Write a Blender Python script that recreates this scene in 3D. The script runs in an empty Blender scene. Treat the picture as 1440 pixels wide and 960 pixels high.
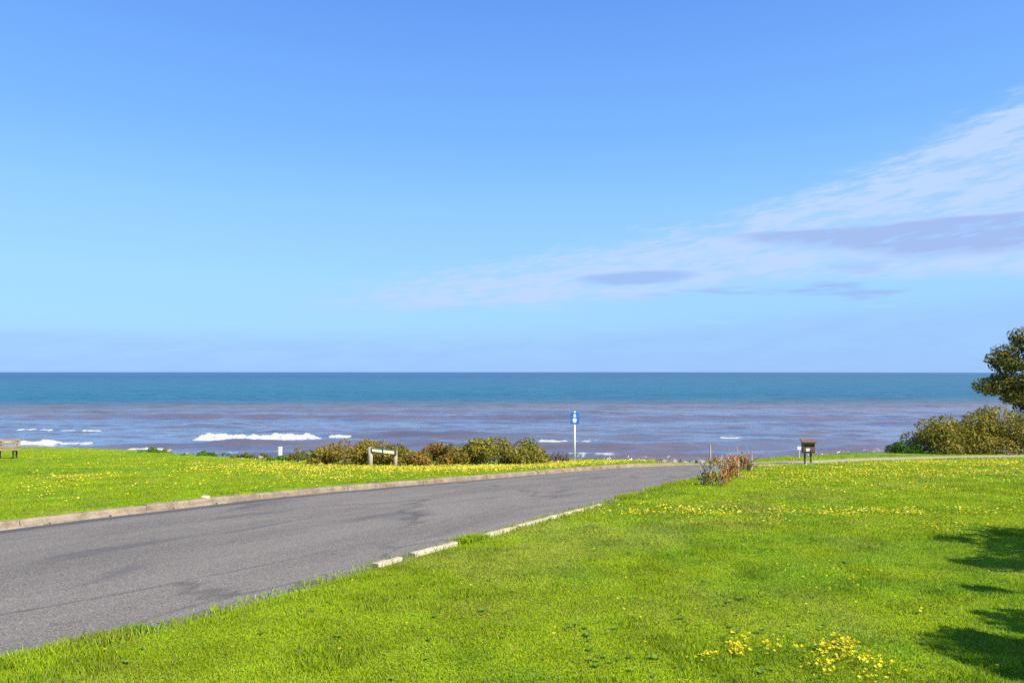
import bpy, bmesh, math, random
import numpy as np

# ------------------------------------------------------------------ camera, sky, sun, exposure
CZ = 8.5                     # eye height above the sea (sea level is z = 0)
FPX = 1000.0                 # focal length in photo pixels (1440 px wide)
HOR = 523.0                  # horizon row in the photo
SUN_EL, SUN_AZ = 44.0, 127.0   # azimuth clockwise from +Y (view direction)

scene = bpy.context.scene
COL = scene.collection
cam_d = bpy.data.cameras.new('camera')
cam = bpy.data.objects.new('camera', cam_d)
COL.objects.link(cam)
cam_d.sensor_width = 36.0
cam_d.lens = 36.0 * FPX / 1440.0
cam_d.shift_y = (HOR - 480.0) / 1440.0
cam_d.clip_start = 0.1
cam_d.clip_end = 100000.0
cam.location = (0, 0, CZ)
cam.rotation_euler = (math.radians(90), 0, 0)
scene.camera = cam

scene.view_settings.view_transform = 'Standard'
scene.view_settings.look = 'None'
scene.view_settings.exposure = 1.05
scene.view_settings.gamma = 1.0
scene.view_settings.use_curve_mapping = False
scene.cycles.use_denoising = False
scene.cycles.max_bounces = 6
scene.cycles.transparent_max_bounces = 6


class E:
    """a socket with arithmetic: every operation adds one Math node"""
    nt = None

    def __init__(self, s):
        self.s = s

    @staticmethod
    def m(op, *a, clamp=False):
        n = E.nt.nodes.new('ShaderNodeMath')
        n.operation = op
        n.use_clamp = clamp
        for i, v in enumerate(a):
            if isinstance(v, E):
                E.nt.links.new(v.s, n.inputs[i])
            else:
                n.inputs[i].default_value = v
        return E(n.outputs[0])

    def __add__(self, o): return E.m('ADD', self, o)
    def __radd__(self, o): return E.m('ADD', o, self)
    def __sub__(self, o): return E.m('SUBTRACT', self, o)
    def __rsub__(self, o): return E.m('SUBTRACT', o, self)
    def __mul__(self, o): return E.m('MULTIPLY', self, o)
    def __rmul__(self, o): return E.m('MULTIPLY', o, self)
    def __truediv__(self, o): return E.m('DIVIDE', self, o)
    def __rtruediv__(self, o): return E.m('DIVIDE', o, self)


def emax(a, b): return E.m('MAXIMUM', a, b)
def emin(a, b): return E.m('MINIMUM', a, b)


def sstep(x, a, b):
    n = E.nt.nodes.new('ShaderNodeMapRange')
    n.interpolation_type = 'SMOOTHSTEP'
    for i, v in enumerate((x, a, b, 0.0, 1.0)):
        if isinstance(v, E):
            E.nt.links.new(v.s, n.inputs[i])
        else:
            n.inputs[i].default_value = v
    return E(n.outputs[0])


def vec(x, y, z=0.0):
    n = E.nt.nodes.new('ShaderNodeCombineXYZ')
    for i, v in enumerate((x, y, z)):
        if isinstance(v, E):
            E.nt.links.new(v.s, n.inputs[i])
        else:
            n.inputs[i].default_value = v
    return n.outputs[0]


def enoise(v, scale=1.0, detail=4.0, rough=0.55, dist=0.0):
    n = E.nt.nodes.new('ShaderNodeTexNoise')
    n.inputs['Scale'].default_value = scale
    n.inputs['Detail'].default_value = detail
    n.inputs['Roughness'].default_value = rough
    n.inputs['Distortion'].default_value = dist
    if v is not None:
        E.nt.links.new(v, n.inputs['Vector'])
    return E(n.outputs['Fac'])


def emix(fac, a, b):
    """mix two colours (tuples or sockets)"""
    n = E.nt.nodes.new('ShaderNodeMix')
    n.data_type = 'RGBA'
    for sock, v in ((n.inputs[0], fac), (n.inputs[6], a), (n.inputs[7], b)):
        if isinstance(v, E):
            E.nt.links.new(v.s, sock)
        elif isinstance(v, (tuple, list)):
            sock.default_value = (*v[:3], 1)
        elif isinstance(v, (int, float)):
            sock.default_value = v
        else:
            E.nt.links.new(v, sock)
    return n.outputs[2]


def exyz(sock):
    n = E.nt.nodes.new('ShaderNodeSeparateXYZ')
    E.nt.links.new(sock, n.inputs[0])
    return E(n.outputs[0]), E(n.outputs[1]), E(n.outputs[2])


# --- world: clear blue sky, wisps of high cloud on the right, low bank over the sea
world = bpy.data.worlds.new('World')
scene.world = world
world.use_nodes = True
nt = world.node_tree
nt.nodes.clear()
E.nt = nt
out = nt.nodes.new('ShaderNodeOutputWorld')
bg = nt.nodes.new('ShaderNodeBackground')
bg.inputs['Strength'].default_value = 0.09
nt.links.new(bg.outputs[0], out.inputs[0])
sky = nt.nodes.new('ShaderNodeTexSky')
sky.sky_type = 'NISHITA'
sky.sun_disc = False
sky.sun_elevation = math.radians(SUN_EL)
sky.sun_rotation = math.radians(SUN_AZ)
sky.altitude = 0
sky.air_density = 1.0
sky.dust_density = 0.4
sky.ozone_density = 2.5
tint = nt.nodes.new('ShaderNodeMix')
tint.data_type = 'RGBA'
tint.blend_type = 'MULTIPLY'
tint.inputs[0].default_value = 1.0
nt.links.new(sky.outputs[0], tint.inputs[6])
tint.inputs[7].default_value = (0.70, 1.00, 1.48, 1)
tc = nt.nodes.new('ShaderNodeTexCoord')
dx, dy, dz = exyz(tc.outputs['Generated'])
az = E.m('ARCTAN2', dx, dy) * 57.2958
el = E.m('ARCSINE', dz) * 57.2958
w1 = enoise(vec(az * 0.06, el * 0.22), 1.0, 5, 0.55) - 0.5
w2 = enoise(vec(az * 0.22 + 7.0, el * 1.1 - az * 0.12), 1.0, 6, 0.62)
w3 = enoise(vec(az * 0.10 + 3.0, el * 0.9), 1.0, 5, 0.55)
fine = enoise(vec(az * 0.5 + 1.7, el * 2.6 - az * 0.35), 1.0, 7, 0.68)
eld = el + w1 * 2.4
U = 6.1 + (az + 13.5) * 0.165 + emin(emax(az - 15.6, 0.0), 34.0) * 0.145
L = emin(5.3 + (az + 13.0) * 0.06, 7.4)
front = sstep(az, -21.0, -3.0) * (1.0 - sstep(az, 80.0, 130.0))
wedge = sstep(U + 0.9 - eld + (fine - 0.5) * 3.2 + (w2 - 0.5) * 2.0, -0.5, 2.3) * sstep(eld - L + 0.9, -0.3, 0.9) * front
bright = wedge * (0.42 + 0.85 * sstep(w2, 0.36, 0.62)) * (0.66 + 0.6 * sstep(fine, 0.34, 0.66))
# grey streaks inside the cloud
elb = el + w1 * 0.9 + (w3 - 0.5) * 1.0
top_b = 10.7 - emax(az - 30.0, 0.0) * 0.02
bot_b = 10.7 - emin(emax(az - 14.0, 0.0) * 0.17, 2.7)
dark = sstep(top_b - elb, -0.05, 0.45) * sstep(elb - bot_b, -0.5, 0.7) * sstep(az, 14.0, 20.0) * (1.0 - sstep(az, 90.0, 130.0)) * (0.25 + 0.95 * sstep(w2 * 0.6 + fine * 0.4, 0.34, 0.58))
qx = (az - 10.0) / 5.2
qy = (el + w1 * 0.5 + (w3 - 0.5) * 0.9 - 7.4) / 0.62
lens = (1.0 - sstep(qx * qx + qy * qy, 0.2, 1.2)) * 0.9
streak = sstep(w3, 0.56, 0.66) * sstep(el, 3.5, 4.6) * (1.0 - sstep(el, 6.6, 8.6)) * sstep(az, 2.0, 22.0) * 0.85
# low bank above the horizon
bank_top = 3.0 + emin(emax(az, 0.0), 60.0) * 0.055
bank = (1.0 - sstep(el + (w3 - 0.5) * 0.9 - bank_top, -1.3, 0.9)) * (0.42 + 0.25 * sstep(w2, 0.3, 0.7))
wisp = sstep(w3, 0.54, 0.72) * sstep(el, 4.2, 5.4) * (1.0 - sstep(el, 6.2, 8.2)) * sstep(az, -26.0, -10.0) * (1.0 - sstep(az, 5.0, 20.0)) * 0.5
ramp = nt.nodes.new('ShaderNodeValToRGB')
ramp.color_ramp.interpolation = 'EASE'
stops = [(0, (1.72, 3.10, 5.3)), (7, (1.92, 3.52, 5.4)), (12.6, (1.60, 3.28, 5.4)), (18, (1.12, 2.64, 5.35)), (27.6, (0.74, 1.88, 5.0)), (60, (0.45, 1.25, 3.9)), (90, (0.40, 1.10, 3.5))]
while len(ramp.color_ramp.elements) < len(stops):
    ramp.color_ramp.elements.new(0.5)
for e_, (deg, cl) in zip(ramp.color_ramp.elements, stops):
    e_.position = deg / 90.0
    e_.color = (*cl, 1)
ramp.color_ramp.interpolation = 'LINEAR'
nt.links.new((emax(el, 0.0) / 90.0).s, ramp.inputs[0])
clear = emix(0.85, tint.outputs[2], ramp.outputs[0])
c = emix(emin(bright * 0.92 + wisp, 0.93), clear, (2.85, 3.76, 5.6))
c = emix(emin(bank, 0.9), c, (1.78, 2.92, 5.2))
c = emix(emin(dark, 0.9), c, (1.95, 2.72, 4.7))
c = emix(emin(emax(lens, streak), 0.9), c, (1.85, 2.85, 4.9))
nt.links.new(c, bg.inputs['Color'])

sun_d = bpy.data.lights.new('sun', 'SUN')
sun_d.energy = 4.8
sun_d.angle = math.radians(0.53)
sun_d.color = (1.0, 0.93, 0.80)
sun = bpy.data.objects.new('sun', sun_d)
COL.objects.link(sun)
_a, _e = math.radians(SUN_AZ), math.radians(SUN_EL)
SUN_DIR = np.array([math.sin(_a) * math.cos(_e), math.cos(_a) * math.cos(_e), math.sin(_e)])
from mathutils import Vector
sun.rotation_euler = Vector(SUN_DIR).to_track_quat('Z', 'Y').to_euler()

# ------------------------------------------------------------------ helpers
rng = np.random.default_rng(11)
random.seed(5)


def fdrop(y):
    """how far the lawn lies below the eye, y metres ahead"""
    y = np.asarray(y, float)
    q = np.clip(y - 12.0, 0, 24.0)
    base = 1.9 + 0.06 * np.minimum(y, 36.0) + 0.00064 * q * q
    return base + 0.07 * np.maximum(y - 36.0, 0)


def unproj(px, py):
    """photo pixel -> point on the lawn slope"""
    px = np.asarray(px, float)
    py = np.asarray(py, float)
    v = (py - HOR) / FPX
    lo = np.full(v.shape, 2.0)
    hi = np.full(v.shape, 140.0)
    for _ in range(48):
        mid = (lo + hi) / 2
        far = v * mid > fdrop(mid)
        hi = np.where(far, mid, hi)
        lo = np.where(far, lo, mid)
    y = (lo + hi) / 2
    return (px - 720.0) / FPX * y, y


def gz(x, y):
    return CZ - fdrop(y)


_perm = np.random.default_rng(3).random((512, 512))


def vnoise(x, y, seed=0):
    x = np.asarray(x, float) + seed * 17.31
    y = np.asarray(y, float) + seed * 9.73
    xi, yi = np.floor(x).astype(int), np.floor(y).astype(int)
    fx, fy = x - xi, y - yi
    fx = fx * fx * (3 - 2 * fx)
    fy = fy * fy * (3 - 2 * fy)
    a = _perm[xi % 512, yi % 512]
    b = _perm[(xi + 1) % 512, yi % 512]
    c_ = _perm[xi % 512, (yi + 1) % 512]
    d = _perm[(xi + 1) % 512, (yi + 1) % 512]
    return (a * (1 - fx) + b * fx) * (1 - fy) + (c_ * (1 - fx) + d * fx) * fy


def fbm(x, y, seed=0, octv=4, gain=0.5):
    s, amp, tot = 0, 1.0, 0
    for i in range(octv):
        s = s + amp * vnoise(x * 2 ** i, y * 2 ** i, seed + i * 3)
        tot += amp
        amp *= gain
    return s / tot


def smooth01(x, a, b):
    t = np.clip((x - a) / (b - a), 0, 1)
    return t * t * (3 - 2 * t)


def mesh_np(name, verts, face_sets, mat, parent=None, color=None, smooth=False, uv=None):
    """one mesh object from numpy arrays; face_sets is a list of (n,k) index arrays"""
    me = bpy.data.meshes.new(name)
    verts = np.asarray(verts, np.float32)
    me.vertices.add(len(verts))
    me.vertices.foreach_set('co', verts.ravel())
    idx = np.concatenate([f.ravel() for f in face_sets]).astype(np.int32)
    sizes = np.concatenate([np.full(len(f), f.shape[1]) for f in face_sets]).astype(np.int32)
    me.loops.add(len(idx))
    me.loops.foreach_set('vertex_index', idx)
    me.polygons.add(len(sizes))
    me.polygons.foreach_set('loop_start', (np.cumsum(sizes) - sizes).astype(np.int32))
    me.polygons.foreach_set('loop_total', sizes)
    if smooth:
        me.polygons.foreach_set('use_smooth', np.ones(len(sizes), bool))
    if color is not None:
        a = me.attributes.new('col', 'FLOAT_COLOR', 'POINT')
        cc = np.ones((len(verts), 4), np.float32)
        cc[:, :3] = color
        a.data.foreach_set('color', cc.ravel())
    if uv is not None:
        a = me.attributes.new('road_uv', 'FLOAT_VECTOR', 'POINT')
        vv = np.zeros((len(verts), 3), np.float32)
        vv[:, :2] = uv
        a.data.foreach_set('vector', vv.ravel())
    me.update(calc_edges=True)
    me.validate()
    me.materials.append(mat)
    o = bpy.data.objects.new(name, me)
    COL.objects.link(o)
    if parent is not None:
        o.parent = parent
    return o


def bm_obj(name, bm, mat, parent=None, smooth=False):
    me = bpy.data.meshes.new(name)
    bm.normal_update()
    bm.to_mesh(me)
    bm.free()
    me.materials.append(mat)
    if smooth:
        for p in me.polygons:
            p.use_smooth = True
    o = bpy.data.objects.new(name, me)
    COL.objects.link(o)
    if parent is not None:
        o.parent = parent
    return o


def tag(o, label, cat, group=None):
    o['label'] = label
    o['category'] = cat
    if group:
        o['group'] = group
    return o


def kind(o, k):
    o['kind'] = k
    return o


def thing(name, loc, label, cat, group=None, rz=0.0):
    o = bpy.data.objects.new(name, None)
    o.empty_display_size = 0.2
    COL.objects.link(o)
    o.location = loc
    o.rotation_euler = (0, 0, rz)
    return tag(o, label, cat, group)


def box_bm(sx, sy, sz, c=(0, 0, 0), bev=0.006, jit=0.0):
    bm = bmesh.new()
    bmesh.ops.create_cube(bm, size=1.0)
    for v in bm.verts:
        v.co = Vector((v.co.x * sx + c[0] + random.uniform(-jit, jit), v.co.y * sy + c[1] + random.uniform(-jit, jit), v.co.z * sz + c[2] + random.uniform(-jit, jit)))
    if bev:
        bmesh.ops.bevel(bm, geom=bm.edges[:] + bm.verts[:], offset=bev, segments=1, affect='EDGES')
    return bm


def tube_bm(pts, radii, n=9):
    """a tapered round limb through points"""
    bm = bmesh.new()
    rings = []
    for i, p in enumerate(pts):
        p = Vector(p)
        d = (Vector(pts[min(i + 1, len(pts) - 1)]) - Vector(pts[max(i - 1, 0)])).normalized()
        a = d.orthogonal().normalized()
        if i and rings:
            a = (Vector(rings[-1][0].co) - Vector(pts[i - 1]))
            a = (a - d * a.dot(d)).normalized()
        b = d.cross(a)
        rings.append([bm.verts.new(p + (a * math.cos(t) + b * math.sin(t)) * radii[i]) for t in [2 * math.pi * k / n for k in range(n)]])
    for r0, r1 in zip(rings, rings[1:]):
        for k in range(n):
            bm.faces.new((r0[k], r0[(k + 1) % n], r1[(k + 1) % n], r1[k]))
    bm.faces.new(rings[0][::-1])
    bm.faces.new(rings[-1])
    return bm


# ------------------------------------------------------------------ materials
def new_mat(name):
    m = bpy.data.materials.new(name)
    m.use_nodes = True
    t = m.node_tree
    t.nodes.clear()
    E.nt = t
    o = t.nodes.new('ShaderNodeOutputMaterial')
    return m, t, o


def principled(t, o, col, rough=0.8, spec=0.3, normal=None):
    p = t.nodes.new('ShaderNodeBsdfPrincipled')
    if isinstance(col, (tuple, list)):
        p.inputs['Base Color'].default_value = (*col[:3], 1)
    else:
        t.links.new(col, p.inputs['Base Color'])
    if isinstance(rough, E):
        t.links.new(rough.s, p.inputs['Roughness'])
    else:
        p.inputs['Roughness'].default_value = rough
    p.inputs['Specular IOR Level'].default_value = spec
    if normal is not None:
        t.links.new(normal, p.inputs['Normal'])
    if o is not None:
        t.links.new(p.outputs[0], o.inputs[0])
    return p


def bump(t, h, strength=0.5, dist=0.02):
    n = t.nodes.new('ShaderNodeBump')
    n.inputs['Strength'].default_value = strength
    n.inputs['Distance'].default_value = dist
    t.links.new(h.s, n.inputs['Height'])
    return n.outputs[0]


def attr(name='col'):
    n = E.nt.nodes.new('ShaderNodeAttribute')
    n.attribute_name = name
    return n


def pos():
    n = E.nt.nodes.new('ShaderNodeNewGeometry')
    return n.outputs['Position']


def objco():
    return E.nt.nodes.new('ShaderNodeTexCoord').outputs['Object']


def weathered(name, c1, c2, scale=6.0, rough=0.85, bs=0.3, stretch=(1, 1, 1), spec=0.3, dist=0.01):
    m, t, o = new_mat(name)
    mp = t.nodes.new('ShaderNodeMapping')
    mp.inputs['Scale'].default_value = stretch
    t.links.new(objco(), mp.inputs[0])
    n = enoise(mp.outputs[0], scale, 6, 0.62)
    g = enoise(mp.outputs[0], scale * 9, 3, 0.6)
    f = sstep(n * 0.7 + g * 0.3, 0.33, 0.68)
    principled(t, o, emix(f, c1, c2), rough, spec, bump(t, g + n, bs, dist))
    return m


def leaf_mat(name, trans=0.28, rough=0.55):
    m, t, o = new_mat(name)
    a = attr('col')
    p = principled(t, None, a.outputs['Color'], rough, 0.12)
    tr = t.nodes.new('ShaderNodeBsdfTranslucent')
    t.links.new(a.outputs['Color'], tr.inputs['Color'])
    mx = t.nodes.new('ShaderNodeMixShader')
    mx.inputs[0].default_value = trans
    t.links.new(p.outputs[0], mx.inputs[1])
    t.links.new(tr.outputs[0], mx.inputs[2])
    t.links.new(mx.outputs[0], o.inputs[0])
    return m


M_LEAF = leaf_mat('leaf')
M_GRASS = leaf_mat('grass_blade', 0.45, 0.8)
M_PETAL = leaf_mat('petal', 0.4, 0.6)
M_BARK = weathered('bark', (0.05, 0.038, 0.028), (0.16, 0.13, 0.10), 7, 0.9, 0.8, (1, 1, .3), dist=.03)
M_POST = weathered('weathered_post', (0.26, 0.21, 0.15), (0.42, 0.36, 0.27), 5, 0.9, 0.5, (1, 1, .15))
M_BROWN = weathered('brown_timber', (0.085, 0.055, 0.038), (0.17, 0.115, 0.08), 6, 0.8, 0.4, (.3, 1, 1))
M_BENCH = weathered('bench_timber', (0.17, 0.13, 0.085), (0.32, 0.26, 0.18), 6, 0.85, 0.4, (.3, 1, 1))
M_DARK = weathered('dark_metal', (0.02, 0.02, 0.02), (0.05, 0.045, 0.04), 9, 0.6, 0.2)
M_GREENP = weathered('green_paint', (0.012, 0.055, 0.032), (0.03, 0.09, 0.055), 8, 0.6, 0.2)
M_CREAM = weathered('cream_paint', (0.50, 0.47, 0.34), (0.62, 0.58, 0.45), 5, 0.7, 0.15)
M_WHITE = weathered('white_paint', (0.62, 0.62, 0.60), (0.78, 0.78, 0.76), 6, 0.5, 0.1)
M_BLUE = weathered('blue_sign', (0.02, 0.10, 0.42), (0.03, 0.14, 0.52), 4, 0.4, 0.05)
M_GALV = weathered('galvanised', (0.45, 0.46, 0.47), (0.6, 0.6, 0.6), 8, 0.5, 0.1)
M_STAKE = weathered('grey_stake', (0.24, 0.21, 0.17), (0.44, 0.41, 0.36), 6, 0.9, 0.4, (1, 1, .2))
M_ROCK = weathered('rock', (0.10, 0.085, 0.07), (0.30, 0.265, 0.22), 2.5, 0.9, 0.9, dist=.05)
M_KERB = weathered('kerb_concrete', (0.125, 0.095, 0.068), (0.285, 0.228, 0.160), 3.0, 0.92, 0.6, dist=.008)
M_LIP = weathered('gutter_concrete', (0.12, 0.10, 0.075), (0.34, 0.285, 0.21), 2.2, 0.92, 0.6, dist=.008)
M_KERBP = weathered('pale_kerb', (0.32, 0.27, 0.19), (0.52, 0.45, 0.33), 3.0, 0.9, 0.6, dist=.008)

# ground under the grass
m, t, o = new_mat('lawn_soil')
a = attr('col')
P = pos()
n1 = enoise(P, 1.6, 6, 0.6)
n2 = enoise(P, 28.0, 4, 0.7)
hs = t.nodes.new('ShaderNodeHueSaturation')
t.links.new(a.outputs['Color'], hs.inputs['Color'])
t.links.new((0.62 + 0.55 * sstep(n2 * 0.75 + n1 * 0.25, 0.3, 0.7)).s, hs.inputs['Value'])
principled(t, o, hs.outputs[0], 0.95, 0.1, bump(t, n2 + n1, 0.9, 0.05))
M_SOIL = m

# asphalt
m, t, o = new_mat('asphalt')
uvs = attr('road_uv').outputs['Vector']
ru, rv, _ = exyz(uvs)
P = pos()
big = enoise(vec(ru * 0.14, rv * 0.9), 1.0, 5, 0.6)
mid = enoise(vec(ru * 0.6 + 5.0, rv * 1.7), 1.0, 5, 0.65)
grit = enoise(P, 160.0, 2, 0.7)
grit2 = enoise(P, 55.0, 3, 0.7)
vor = t.nodes.new('ShaderNodeTexVoronoi')
vor.inputs['Scale'].default_value = 85.0
t.links.new(P, vor.inputs['Vector'])
stone = sstep(E(vor.outputs['Distance']), 0.1, 0.55)
col = emix(sstep(big * 0.65 + mid * 0.35, 0.32, 0.66), (0.072, 0.065, 0.060), (0.146, 0.132, 0.118))
col = emix(sstep(grit * 0.5 + grit2 * 0.5, 0.36, 0.66) * 0.55, col, (0.262, 0.230, 0.182))
col = emix((1.0 - sstep(grit2, 0.34, 0.5)) * 0.7, col, (0.05, 0.045, 0.044))
vc, _v1, _v2 = exyz(vor.outputs['Color'])
col = emix(sstep(vc, 0.72, 0.95) * 0.45, col, (0.29, 0.26, 0.225))
col = emix((1.0 - sstep(vc, 0.05, 0.28)) * 0.5, col, (0.045, 0.042, 0.042))
# bitumen seal bands: one along the far kerb, patches along the wheel tracks
wob = enoise(vec(ru * 0.5, rv * 0.4), 1.0, 4, 0.6)
d1 = rv + (wob - 0.5) * 0.4
seal = sstep(d1, 0.10, 0.2) * (1.0 - sstep(d1, 0.40, 0.62)) * sstep(mid, 0.28, 0.42) * (1.0 - sstep(ru, 27.0, 36.0))
pt = enoise(vec(ru * 0.30 + 11.0, rv * 1.25 + 2.0), 1.0, 4, 0.55, 0.6)
patch = sstep(pt, 0.57, 0.68) * 0.85
col = emix(emin(seal * 0.85 + patch * 0.55, 0.9), col, (0.058, 0.056, 0.062))
# cracks
ck = t.nodes.new('ShaderNodeTexVoronoi')
ck.feature = 'DISTANCE_TO_EDGE'
ck.inputs['Scale'].default_value = 1.0
t.links.new(vec(ru * 0.11 + (mid - 0.5) * 0.25, rv * 0.52 + (mid - 0.5) * 0.45), ck.inputs['Vector'])
crack = (1.0 - sstep(E(ck.outputs['Distance']), 0.002, 0.016)) * sstep(big, 0.40, 0.55)
col = emix(crack * 0.5, col, (0.045, 0.042, 0.042))
# sandy dust at the far end and the path beyond
dusty = sstep(ru + (mid - 0.5) * 6.0, 45.5, 49.5)
col = emix(dusty * 0.8, col, (0.36, 0.32, 0.22))
principled(t, o, col, 0.85, 0.25, bump(t, stone * 0.5 + grit2 * 0.9 + mid * 1.5, 0.55, 0.012))
M_ROAD = m

# sea water: brown stirred-up shallows, turquoise beyond, deep blue at the horizon
m, t, o = new_mat('sea_water')
px_, py_, pz_ = exyz(pos())
logd = E.m('LOGARITHM', emax(py_, 10.0), 10.0)
bn = enoise(vec(px_ * 0.006, logd * 6.0), 1.0, 5, 0.6)
st = enoise(vec(px_ * 0.045, logd * 75.0), 1.0, 6, 0.7)
edge = logd + (bn - 0.5) * 0.10 + (st - 0.5) * 0.05 - px_ * 0.00022
shallow_c = emix(sstep(st, 0.3, 0.7), (0.070, 0.060, 0.062), (0.125, 0.104, 0.102))
teal = emix(sstep(st, 0.32, 0.68), (0.002, 0.056, 0.110), (0.005, 0.098, 0.150))
cc = emix(sstep(edge, 2.22, 2.40), shallow_c, teal)
cc = emix(sstep(edge, 2.75, 3.35), cc, (0.003, 0.046, 0.125))
r1 = enoise(vec(px_ * 0.10, py_ * 0.30), 1.0, 5, 0.6, 0.4)
r2 = enoise(vec(px_ * 0.9, py_ * 2.2), 1.0, 4, 0.6, 0.5)
r4 = enoise(vec(px_ * 0.22, py_ * 0.75), 1.0, 5, 0.68, 0.4)
r3 = enoise(vec(px_ * 0.05, logd * 130.0), 1.0, 6, 0.72, 0.3)
nb = t.nodes.new('ShaderNodeBump')
nb.inputs['Strength'].default_value = 0.9
nb.inputs['Distance'].default_value = 0.5
t.links.new((r1 * 1.0 + r2 * 0.30).s, nb.inputs['Height'])
df = t.nodes.new('ShaderNodeBsdfDiffuse')
t.links.new(cc, df.inputs['Color'])
gl = t.nodes.new('ShaderNodeBsdfGlossy')
gl.inputs['Roughness'].default_value = 0.22
gl.inputs['Color'].default_value = (0.95, 0.95, 0.95, 1)
t.links.new(nb.outputs[0], gl.inputs['Normal'])
fr = t.nodes.new('ShaderNodeFresnel')
fr.inputs['IOR'].default_value = 1.33
t.links.new(nb.outputs[0], fr.inputs['Normal'])
far_w = sstep(edge, 2.10, 2.34)
fac = emin(E(fr.outputs[0]) * 1.1 + 0.12, 0.90) * (1.0 - 0.68 * far_w) * (0.66 + 0.7 * sstep(r3 * 0.45 + r4 * 0.55, 0.36, 0.62))
ms = t.nodes.new('ShaderNodeMixShader')
t.links.new(fac.s, ms.inputs[0])
t.links.new(df.outputs[0], ms.inputs[1])
t.links.new(gl.outputs[0], ms.inputs[2])
fo = t.nodes.new('ShaderNodeBsdfDiffuse')
fo.inputs['Color'].default_value = (0.46, 0.48, 0.52, 1)
mf = t.nodes.new('ShaderNodeMixShader')
fw = E(attr('col').outputs['Fac'])
fnn = enoise(vec(px_ * 0.8, py_ * 1.1), 1.0, 5, 0.7)
t.links.new((sstep(fw * 1.3 + fnn - 0.75, 0.08, 0.5) * 0.85).s, mf.inputs[0])
t.links.new(ms.outputs[0], mf.inputs[1])
t.links.new(fo.outputs[0], mf.inputs[2])
t.links.new(mf.outputs[0], o.inputs[0])
M_SEA = m

m, t, o = new_mat('foam')
P = pos()
fn = enoise(P, 1.3, 6, 0.7)
fa, fb, fc = exyz(P)
ln_ = enoise(vec(fa * 0.9, fb * 0.9, fc * 2.2), 1.0, 5, 0.7)
pf = principled(t, None, emix(sstep(fn, 0.3, 0.6), (0.20, 0.23, 0.30), (0.55, 0.56, 0.58)), 0.9, 0.2, bump(t, fn, 0.9, 0.3))  # blue-grey patches: shading of the white water put into its colour
tr = t.nodes.new('ShaderNodeBsdfTransparent')
mx = t.nodes.new('ShaderNodeMixShader')
ew = E(attr('col').outputs['Fac'])
t.links.new(sstep(ew * 1.35 + ln_ * 1.3, 0.86, 1.12).s, mx.inputs[0])
t.links.new(tr.outputs[0], mx.inputs[1])
t.links.new(pf.outputs[0], mx.inputs[2])
t.links.new(mx.outputs[0], o.inputs[0])
M_FOAM = m

# ------------------------------------------------------------------ road outline (photo pixels dropped onto the slope)
def curve(pts_px, step=0.25, pre=None):
    X, Y = unproj(np.array([p[0] for p in pts_px]), np.array([p[1] for p in pts_px]))
    P = list(zip(X, Y))
    d = np.array(P[0]) - np.array(P[1])
    d /= np.linalg.norm(d)
    P = [tuple(np.array(P[0]) + d * k) for k in (18, 9)] + P
    d = np.array(P[-1]) - np.array(P[-2])
    d /= np.linalg.norm(d)
    P = P + [tuple(np.array(P[-1]) + d * k) for k in (6, 12)]
    P = np.array(P)
    s = np.concatenate([[0], np.cumsum(np.linalg.norm(np.diff(P, axis=0), axis=1))])
    # Catmull-Rom through the points, then even spacing
    dense = []
    for i in range(len(P) - 1):
        p0, p1, p2, p3 = P[max(i - 1, 0)], P[i], P[i + 1], P[min(i + 2, len(P) - 1)]
        for tt in np.linspace(0, 1, 24, endpoint=False):
            dense.append(0.5 * ((2 * p1) + (-p0 + p2) * tt + (2 * p0 - 5 * p1 + 4 * p2 - p3) * tt ** 2 + (-p0 + 3 * p1 - 3 * p2 + p3) * tt ** 3))
    dense.append(P[-1])
    D = np.array(dense)
    s = np.concatenate([[0], np.cumsum(np.linalg.norm(np.diff(D, axis=0), axis=1))])
    n = max(int(s[-1] / step), 2)
    q = np.linspace(0, s[-1], n)
    return np.stack([np.interp(q, s, D[:, 0]), np.interp(q, s, D[:, 1])], 1)


EDGE_L = curve([(0, 745), (140, 727), (280, 711), (430, 695), (590, 681), (740, 668.5), (870, 658), (930, 655.0), (1000, 653.0), (1080, 650.2), (1200, 645.2), (1320, 642), (1440, 639.6)])
EDGE_R = curve([(0, 938), (260, 871), (515, 799), (630, 767), (735, 739), (835, 712), (900, 694), (950, 680), (985, 667.5), (1020, 660.5), (1060, 656.5), (1110, 653.8), (1200, 649), (1320, 645), (1440, 642.6)])


def sdist(x, y, E_):
    """distance to an edge polyline; positive on its left side"""
    best = np.full(x.shape, 1e9)
    sgn = np.zeros(x.shape)
    A, B = E_[:-1:2], E_[2::2]
    n = min(len(A), len(B))
    for (ax, ay), (bx, by) in zip(A[:n], B[:n]):
        ex, ey = bx - ax, by - ay
        tt = np.clip(((x - ax) * ex + (y - ay) * ey) / (ex * ex + ey * ey), 0, 1)
        qx, qy = x - ax - tt * ex, y - ay - tt * ey
        d = qx * qx + qy * qy
        up = d < best
        best = np.where(up, d, best)
        sgn = np.where(up, np.sign(ex * qy - ey * qx), sgn)
    return np.sqrt(best) * sgn


# ------------------------------------------------------------------ lawn ground with the bank down to the sea
CREST = [(-400, 626), (-150, 627), (0, 628.5), (100, 629.5), (180, 632.5), (230, 637), (300, 642), (380, 646), (450, 648.5), (620, 650), (760, 648), (830, 646), (905, 647.5), (960, 650), (1010, 649.8), (1060, 646.8), (1100, 642), (1200, 637.6), (1320, 636), (1440, 635.5), (1600, 635.5), (1900, 635.5)]
_cx, _cy = unproj(np.array([p[0] for p in CREST]), np.array([p[1] for p in CREST]))
_cu = _cx / _cy


def crest_y(x, y):
    return np.interp(x / np.maximum(y, 1.0), _cu, _cy)


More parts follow.
